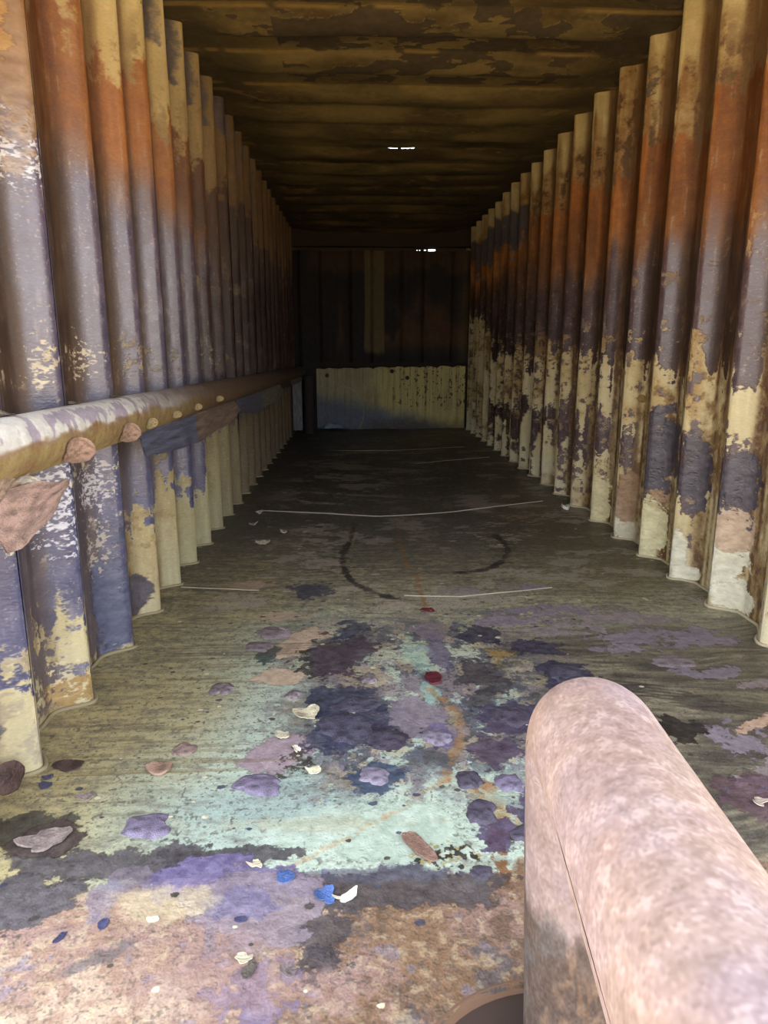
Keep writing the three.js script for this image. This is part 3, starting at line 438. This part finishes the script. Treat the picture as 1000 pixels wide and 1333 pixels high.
// ---------------------------------------------------------------- outside: the yard the open end looks onto
const ground = mesh('ground', new THREE.PlaneGeometry(60, 60, 1, 1).rotateX(-Math.PI / 2).translate(0, -0.35, 12), std('#c0a676', 0.95)); ground.userData.kind = 'structure';

// ---------------------------------------------------------------- left handrail pipe
const railY = (s) => 0.765 - 0.0085 * Math.max(0, s - 1.5), RAILX = -0.675, RAILR = 0.061;
{
  const rail = tag(group('wall_pipe_rail'), 'long horizontal pipe along the left wall, pale flaking paint above and yellow stains below', 'pipe');
  const us = (u) => 0.2 * -1 + 8.75 * Math.pow(u, 1.8); // finer near the lens
  const T = new Tex(2048, 320, 0, 1, 0, 1), wh = hx('#cbcac2'), lil = hx('#94899a'), br = hx('#63503e'), ye = hx('#978659'), ru = hx('#7a5c3e'), gy = hx('#83786f');
  T.fill((u, v, o) => {
    const s = us(u), th = v * Math.PI * 2, q = Math.sin(th) > 0 ? th : Math.PI * 2 - th; // 0 at the crown, pi underneath, towards the room at pi/2
    const sp = s * 1.0 + th * 0.035, med = F(s * 10, th * 1.6, 4) - 0.5, fine = F(s * 60, th * 5, 3) - 0.5, wrap = F(sp * 42, th * 0.8, 3) - 0.5, g = N(s * 300, th * 20) - 0.5, c = o.c;
    c[0] = wh[0]; c[1] = wh[1]; c[2] = wh[2];
    mix3(c, lil, sm(-0.02, 0.06, wrap + med * 0.8 - 0.05) * 0.75 + sm(1.9, 2.6, s) * 0.15); mix3(c, gy, sm(1.9, 2.5, s + med * 0.4) * 0.75); mix3(c, br, sm(2.4, 3.2, s + med * 0.6) * 0.85);
    const low = sm(1.15, 1.5, q + med * 0.7 + fine * 0.2); const p = [ye[0], ye[1], ye[2]]; mix3(p, ru, clamp(0.25 + fine * 1.6 + wrap * 1.4)); mix3(p, br, sm(2.2, 3.2, s) * 0.8); mix3(p, hx('#d3bd7c'), sm(2.1, 2.6, q) * 0.4 * sm(2.6, 1.8, s));
    mix3(c, p, low); mix3(c, ru, sm(0.18, 0, Math.abs(q - 1.35 + med * 0.5)) * 0.6 * sm(2.6, 1.6, s));
    const v2 = fine * 0.12 + g * 0.06; c[0] += v2; c[1] += v2; c[2] += v2; o.h = 0.5 + wrap * 0.5 + fine * 0.4; o.k = 0.6 + fine * 0.3;
  }).done();
  const rx = (s) => RAILX + 0.004 * Math.sin(s * 1.7), M = T.mat(0.004);
  mesh('pipe', grid(200, 32, (a, b) => { const s = us(a), th = b * Math.PI * 2, r = RAILR * (1 + 0.02 * (N(s * 9, b * 8) - 0.5)); return [rx(s) + Math.sin(th) * r, railY(s) + Math.cos(th) * r, -s, a, b]; }), M, rail);
  // paint curling off
  const peel = (s0, th0, len, wid, lift, mat, dir = 1) => {
    const sh = (off) => grid(12, 8, (a, b) => { const w = wid * Math.pow(Math.sin(Math.PI * clamp(0.1 + a * 0.9)), 0.5) * (a > 0.98 ? 0.2 : 1), th = th0 + (b - 0.5) * 2 * w / RAILR, r = RAILR + 0.001 + lift * a * a + off, s = s0 + dir * a * len; return [rx(s) + Math.sin(th) * r, railY(s) + Math.cos(th) * r, -s]; });
    return mesh('paint_curl', mergeGeometries([sh(0), sh(0.0025)]), mat, rail);
  };
  const pk = chip('#ae8e7a', 0.9), pw = chip('#d9d4c4', 0.9), pt = chip('#cdb88a', 0.9);
  peel(1.50, 1.95, 0.085, 0.026, 0.034, pk); peel(1.87, 1.95, 0.075, 0.024, 0.03, pk); peel(2.1, 1.9, 0.07, 0.016, 0.014, pt); peel(2.4, 1.85, 0.06, 0.012, 0.016, pt); peel(2.73, 1.8, 0.06, 0.012, 0.016, pt); peel(3.15, 1.7, 0.07, 0.012, 0.018, pt);
  peel(1.42, -0.1, 0.07, 0.014, 0.016, pw, -1); peel(1.75, -0.05, 0.04, 0.01, 0.006, pw, -1); peel(2.05, -0.05, 0.05, 0.012, 0.006, pw, -1); peel(1.3, 2.6, 0.08, 0.02, 0.035, pw);
  // torn sheet flanges hanging under the pipe
  const flange = (s0, s1, drop, mats, seed) => {
    const K2 = (s) => clamp((s - s0) / (s1 - s0));
    const sheet = (a0, a1, mat) => { const sh = (off) => grid(26, 8, (a, b) => { const t = lerp(a0, a1, a), s = lerp(s0, s1, t), d = drop * (0.65 + 0.35 * sm(0, 0.3, t)) * (1 - 0.35 * sm(0.8, 1, t)) * (1 + 0.12 * (N(t * 9 + seed, 2) - 0.5)), curl = 0.012 * b * b + 0.02 * sm(0.75, 1, t) * b; return [rx(s) + 0.036 + curl + off, railY(s) - RAILR * 0.78 - d * b + 0.02 * sm(0.8, 1, t) * b, -s, t * 2 + seed * 0.3, b]; });
      mesh('torn_flange', mergeGeometries([sh(0), sh(0.003)]), mat, rail); };
    sheet(0, 0.45, mats[0]); sheet(0.45, 1, mats[1]);
  };
  const bluish = chip('#6f7388', 0.55), brown = chip('#8e7a6c', 0.8), pale = chip('#a39c8c', 0.7);
  flange(2.1, 3.72, 0.105, [bluish, brown], 1); flange(3.78, 5.95, 0.115, [bluish, pale], 2); flange(6.0, 8.0, 0.05, [chip('#5a5148'), pale], 3);
  // big bent scab near the lens
  const scab = (off) => grid(14, 10, (a, b) => { const s = lerp(1.19, 1.445, a), w = lerp(1, 0.05, Math.pow(a, 1.6)); const y = 0.715 - 0.02 * a - 0.105 * b * w - 0.01 * (N(a * 6, b * 4) - 0.5); return [-0.655 + 0.05 * b * w + 0.06 * a + off, y, -s, a, b]; });
  mesh('torn_flange', mergeGeometries([scab(0), scab(0.003)]), chip('#a88d80', 0.85), rail);
  const shank = (off) => grid(6, 8, (a, b) => [-0.628 + off - 0.01 * b + 0.004 * Math.sin(a * 6), lerp(0.735, 0.68, b), -lerp(1.2, 1.36, a) - 0.006 * Math.sin(b * 9), a, b]);
  mesh('torn_flange', mergeGeometries([shank(0), shank(0.003)]), chip('#b29a86', 0.85), rail);
  const post = std('#2b2522', 0.85);
  mesh('leg', new THREE.CylinderGeometry(0.05, 0.053, 0.66, 20).translate(-0.56, 0.33, -8.3), post, rail);
  mesh('bracket', new THREE.BoxGeometry(0.1, 0.55, 0.02).translate(-0.66, 0.36, -7.9), chip('#68696c', 0.6), rail);
}

// ---------------------------------------------------------------- bent pipe in the foreground
{
  const bp = tag(group('bent_pipe'), 'thick rust-pink bent pipe in the foreground whose leg drops into the floor opening', 'pipe');
  const r = 0.075, R = 0.078, V = new THREE.Vector3(0.288, 0.487, -0.8115), arm = new THREE.Vector3(-0.1193, 0.0985, 1).normalize(), dn = new THREE.Vector3(0.039, -1, 0).normalize();
  const T = new Tex(1536, 768, 0, 1.4, 0, 0.471), a0 = hx('#947d74'), lil = hx('#918389'), pea = hx('#9e866f'), gr = hx('#857568'), wt = hx('#aa9c95'), dk = hx('#4f4138'), og = hx('#6e5642');
  T.fill((u, v, o) => { // u runs up the leg (0..0.55), round the bend and along the arm
    const m = F(u * 9, v * 9, 4) - 0.5, m2 = F(u * 15 + 40, v * 15, 4) - 0.5, f = F(u * 85, v * 85, 3) - 0.5, g = N(u * 330, v * 330) - 0.5, st = F(u * 26, v * 90, 3) - 0.5, c = o.c; c[0] = a0[0]; c[1] = a0[1]; c[2] = a0[2];
    mix3(c, lil, sm(-0.15, 0.25, m) * 0.6); mix3(c, pea, sm(-0.1, 0.3, m2) * 0.4); mix3(c, gr, sm(0.05, 0.2, F(u * 7 + 9, v * 11 + 90, 3) - 0.5) * 0.4); mix3(c, wt, sm(0.1, 0.28, f + g * 0.25) * 0.3); mix3(c, gr, sm(0.1, 0.28, -f) * 0.25);
    const leg = sm(0.275, 0.235, u + m * 0.08 + st * 0.04); const p = [dk[0], dk[1], dk[2]]; mix3(p, og, sm(0.0, 0.3, st + m * 0.7 + f * 0.5) * 0.7); mix3(p, hx('#54504e'), sm(0.0, 0.22, m2 + f * 0.3) * 0.7); mix3(c, hx('#7d6f6f'), sm(0.47, 0.38, u) * 0.6); mix3(c, p, leg);  // leg kept darker than the arm, its shade partly painted in
    const w = f * 0.10 + g * 0.08; c[0] += w; c[1] += w; c[2] += w; o.h = clamp(0.5 + f * 0.7 + g * 0.3 + m2 * 0.3); o.k = 0.82 + f * 0.3;
  }).done();
  const M = T.mat(0.0012), O = V.clone().addScaledVector(arm, R).addScaledVector(dn, R);
  const LEG = 0.57, ends = { leg: V.clone().addScaledVector(dn, R) };
  // frames: side vector shared by leg and arm
  const side = new THREE.Vector3().crossVectors(dn, arm).normalize();
  const tube = (rings) => { const nv = 48; return grid(rings.length - 1, nv, (a, b) => { const q = rings[Math.round(a * (rings.length - 1))], th = b * Math.PI * 2, rr = r * (1 + 0.012 * (N(q.u * 22, b * 9) - 0.5)); const x = q.c.clone().addScaledVector(side, Math.cos(th) * rr).addScaledVector(q.n, Math.sin(th) * rr); return [x.x, x.y, x.z, q.u / 1.4, b]; }); };
  const legN = arm.clone().addScaledVector(dn, -arm.dot(dn)).normalize(), legRings = [], bend = [], armRings = [];
  for (let i = 0; i <= 26; i++) { const t = i / 26; legRings.push({ c: ends.leg.clone().addScaledVector(dn, LEG * (1 - t) - 0.01), n: legN.clone().negate(), u: LEG * t * 0.7 }); }
  for (let i = 0; i <= 18; i++) { const t = i / 18 * Math.PI / 2, n = dn.clone().multiplyScalar(Math.cos(t)).addScaledVector(arm, Math.sin(t)).negate().normalize(); const c = O.clone().addScaledVector(n, R); bend.push({ c, n: n, u: 0 }); }
  bend.reverse(); // from the leg up to the arm
  bend.forEach((q, i) => (q.u = 0.40 + 0.123 * i / 18));
  for (let i = 0; i <= 30; i++) { const t = i / 30; armRings.push({ c: V.clone().addScaledVector(arm, lerp(R, 1.15, t)), n: dn.clone().negate().addScaledVector(arm, dn.dot(arm)).normalize(), u: 0.523 + 0.85 * t }); }
  mesh('leg', tube(legRings), M, bp); mesh('elbow', tube(bend), M, bp); mesh('arm', tube(armRings), M, bp);
}

// ---------------------------------------------------------------- loose flakes on the floor
function flake(name, x, z, rx, rz, mat, seed, label, category, { curl = 0.25, turn = 0, lift = 0.0015, grp = null, jag = 0.5, thick = 0.0022, tilt = 0 } = {}) {
  const ns = 22, nr = 5;
  const out = (th) => 1 + jag * (N(Math.cos(th) * 1.5 + seed * 5.7 + 50, Math.sin(th) * 1.5 + seed * 2.9 + 50) - 0.5) * 1.5 + jag * 0.5 * (TAB[(Math.round(th / (Math.PI * 2) * ns) % ns) + seed * 40] - 0.5);
  const sheet = (dy) => grid(ns, nr, (a, b) => { const th = a * Math.PI * 2, w = out(th) * b, px = Math.cos(th) * rx * w, pz = Math.sin(th) * rz * w, e = px / rx; return [px, dy + curl * rx * (e * e * 0.6 + 0.25 * (N(px * 70 + seed, pz * 70) - 0.5)) , pz, px * 4 + seed * 0.17, pz * 4]; });
  const rim = grid(ns, 1, (a, b) => { const th = a * Math.PI * 2, w = out(th), px = Math.cos(th) * rx * w, pz = Math.sin(th) * rz * w, e = px / rx; return [px, b * thick + curl * rx * (e * e * 0.6 + 0.25 * (N(px * 70 + seed, pz * 70) - 0.5)), pz, px * 4, pz * 4]; });
  const m = mesh(name, mergeGeometries([sheet(0), sheet(thick), rim]), mat);
  m.position.set(x, dish(x, -z) + lift + curl * rx * 0.12, z); m.rotation.set(0, turn, tilt); tag(m, label, category, grp); return m;
}
const fc = chip('#ece4c4', 0.9), fw = chip('#f0ead8', 0.9), fb = chip('#5b79b8', 0.8), fg = chip('#a3948f', 0.9), fr = chip('#9a7b6c', 0.9), fd = chip('#5c4a48', 0.9), fn = chip('#4a4c6c', 0.7), frd = chip('#70303c', 0.7), fdk = chip('#5d564e', 0.9);
const PF = 'paint_flake', RF = 'rust_flake', FL = 'flake';
flake(PF, -0.142, -1.73, 0.034, 0.036, fc, 1, 'large cream paint flake lying beyond the mauve scab in the middle of the floor', FL, { turn: 0.5, curl: 0.3 });
flake(PF, -0.141, -1.127, 0.018, 0.018, fb, 2, 'rounded bright blue paint flake at the edge of the violet patch', FL, { jag: 0.3 });
flake(PF, -0.064, -1.079, 0.016, 0.020, fb, 3, 'pointed bright blue paint flake beside a curled cream flake', FL, { jag: 0.6, turn: 0.4 });
flake(PF, -0.030, -1.070, 0.020, 0.010, fw, 4, 'narrow curled cream flake just right of the pointed blue flake', FL, { turn: 0.4, curl: 0.7, jag: 0.9 });
flake(PF, -0.197, -1.161, 0.012, 0.013, fc, 5, 'crumpled cream flake behind and left of the rounded blue flake', FL, { curl: 0.6, jag: 0.8 });
flake(PF, -0.190, -1.616, 0.017, 0.016, fc, 6, 'cream flake lying on top of the big mauve scab', FL, { lift: 0.004, curl: 0.4, jag: 0.8 });
flake(PF, -0.155, -1.555, 0.008, 0.016, fw, 7, 'thin upright-looking cream sliver on the right part of the mauve scab', FL, { lift: 0.004, curl: 0.6, jag: 0.8, turn: 0.4 });
flake(PF, -0.108, -1.463, 0.014, 0.012, fc, 8, 'small cream flake on dark speckles right of the violet blister', FL, { curl: 0.4, jag: 0.8 });
flake(RF, 0.112, -1.202, 0.018, 0.052, fr, 9, 'long pinkish rust strip lying on the mint green paint', FL, { turn: 0.55, curl: 0.25, jag: 0.3, thick: 0.004 });
flake(RF, -0.624, -1.240, 0.046, 0.034, fg, 10, 'big grey rust flake with broken edge in a dark hollow at the left', FL, { curl: 0.15, jag: 0.45, thick: 0.005, turn: 0.1 });
flake(RF, -0.466, -1.480, 0.028, 0.024, chip('#bb9a86', 0.9), 11, 'pinkish tan flake with a pale underside on the olive paint at the left', FL, { curl: 0.3, jag: 0.25, thick: 0.006 });
flake(RF, -0.683, -1.507, 0.030, 0.026, fd, 12, 'dark brown leaf-shaped flake beside the foot of the nearest left rib', FL, { curl: 0.15, jag: 0.35 });
flake(PF, -0.704, -1.430, 0.015, 0.013, fn, 13, 'small dark navy flake in front of the brown leaf-shaped one', FL, { jag: 0.5 });
flake(PF, -0.593, -1.382, 0.016, 0.015, fg, 14, 'small thin grey flake on the olive paint behind the big grey one', FL, { jag: 0.6 });
flake(PF, -0.357, -1.036, 0.011, 0.006, fc, 15, 'small oblong cream flake alone on the sandy rust of the sill', FL, { jag: 0.2, curl: 0.1 });
flake(RF, -0.176, -0.927, 0.010, 0.018, fdk, 16, 'dark grey-brown flake touching a cream one on the sill', FL, { curl: 0.5, jag: 0.4, turn: -0.4 });
flake(PF, -0.189, -0.948, 0.013, 0.009, fc, 17, 'cream flake touching the dark grey-brown one on the sill', FL, { curl: 0.4, jag: 0.6 });
flake(RF, -0.114, -0.924, 0.015, 0.013, chip('#8f8280', 0.9), 18, 'rounded grey flake among dark crumbs right of the violet patch', FL, { jag: 0.35 });
flake(PF, -0.206, -1.029, 0.010, 0.006, fn, 19, 'small oval navy flake on the violet patch', FL, { jag: 0.2 });
flake(PF, -0.437, -1.028, 0.009, 0.012, fn, 20, 'round navy flake on the pale sandy part of the sill', FL, { jag: 0.25 });
flake(RF, -0.499, -1.002, 0.006, 0.013, fn, 21, 'narrow dark flake at far left of the sandy sill rust', FL, { jag: 0.3, turn: -0.5 });
flake(PF, -0.480, -3.457, 0.032, 0.036, fw, 22, 'whitish flake on the dark floor, nearest of those along the left ribs', FL, { jag: 0.7, curl: 0.5 });
flake(PF, -0.588, -3.865, 0.024, 0.03, fw, 23, 'pale flake on the dark floor between two others near the left ribs', FL, { jag: 0.7, curl: 0.5 });
flake(PF, -0.400, -3.702, 0.021, 0.028, fw, 24, 'pale flake on the dark floor farthest from the left ribs', FL, { jag: 0.7, curl: 0.4 });
flake(PF, -0.594, -4.174, 0.023, 0.04, fw, 25, 'pale flake at the left end of the long weld across the dark floor', FL, { jag: 0.7, curl: 0.5 });
flake(RF, 0.219, -1.919, 0.024, 0.036, frd, 26, 'dark red rounded flake in the middle of the floor among purple scales', FL, { jag: 0.25, curl: 0.3, thick: 0.006 });
flake(RF, 0.254, -2.487, 0.027, 0.024, frd, 27, 'dark red flat flake at the near end of the rusty streak', FL, { jag: 0.4, curl: 0.15 });
flake(PF, 1.270, -4.175, 0.022, 0.03, fw, 28, 'whitish lump of paint by the foot of the right wall', FL, { jag: 0.4, curl: 0.9, thick: 0.02 });
flake(RF, -0.776, -1.425, 0.036, 0.036, chip('#5a453f', 0.9), 29, 'dark brown disc-shaped scab leaning at the foot of the nearest left rib', FL, { jag: 0.2, curl: 0.2, lift: 0.03, thick: 0.006 }).rotation.set(0.95, 0, 0);
flake(PF, 0.857, -1.310, 0.014, 0.015, chip('#d8c8b4', 0.9), 30, 'pale tan chip on the purple floor right of the big bent pipe', FL, { jag: 0.7, curl: 0.5 });
flake(RF, -0.71, -1.46, 0.012, 0.01, fn, 31, 'dark bluish crumb between the leaning disc and the brown leaf-shaped flake', FL, { jag: 0.5 });
{ // crumpled pale sheet against the far panel
  const g = grid(26, 14, (a, b) => { const x = lerp(-0.48, -0.12, a), z = lerp(-8.84, -8.66, b), e = Math.sin(a * Math.PI) * Math.sin(b * Math.PI * 0.9 + 0.1); return [x, 0.01 + 0.11 * (0.3 + F(a * 6, b * 4, 3)) * e * (1 - 0.5 * a), z, a, b]; });
  tag(mesh('crumpled_sheet', g, chip('#9fb0c8', 0.5)), 'crumpled pale blue-grey sheet lying against the far panel at its left corner', 'sheet');
}
renderer.render(scene, camera);
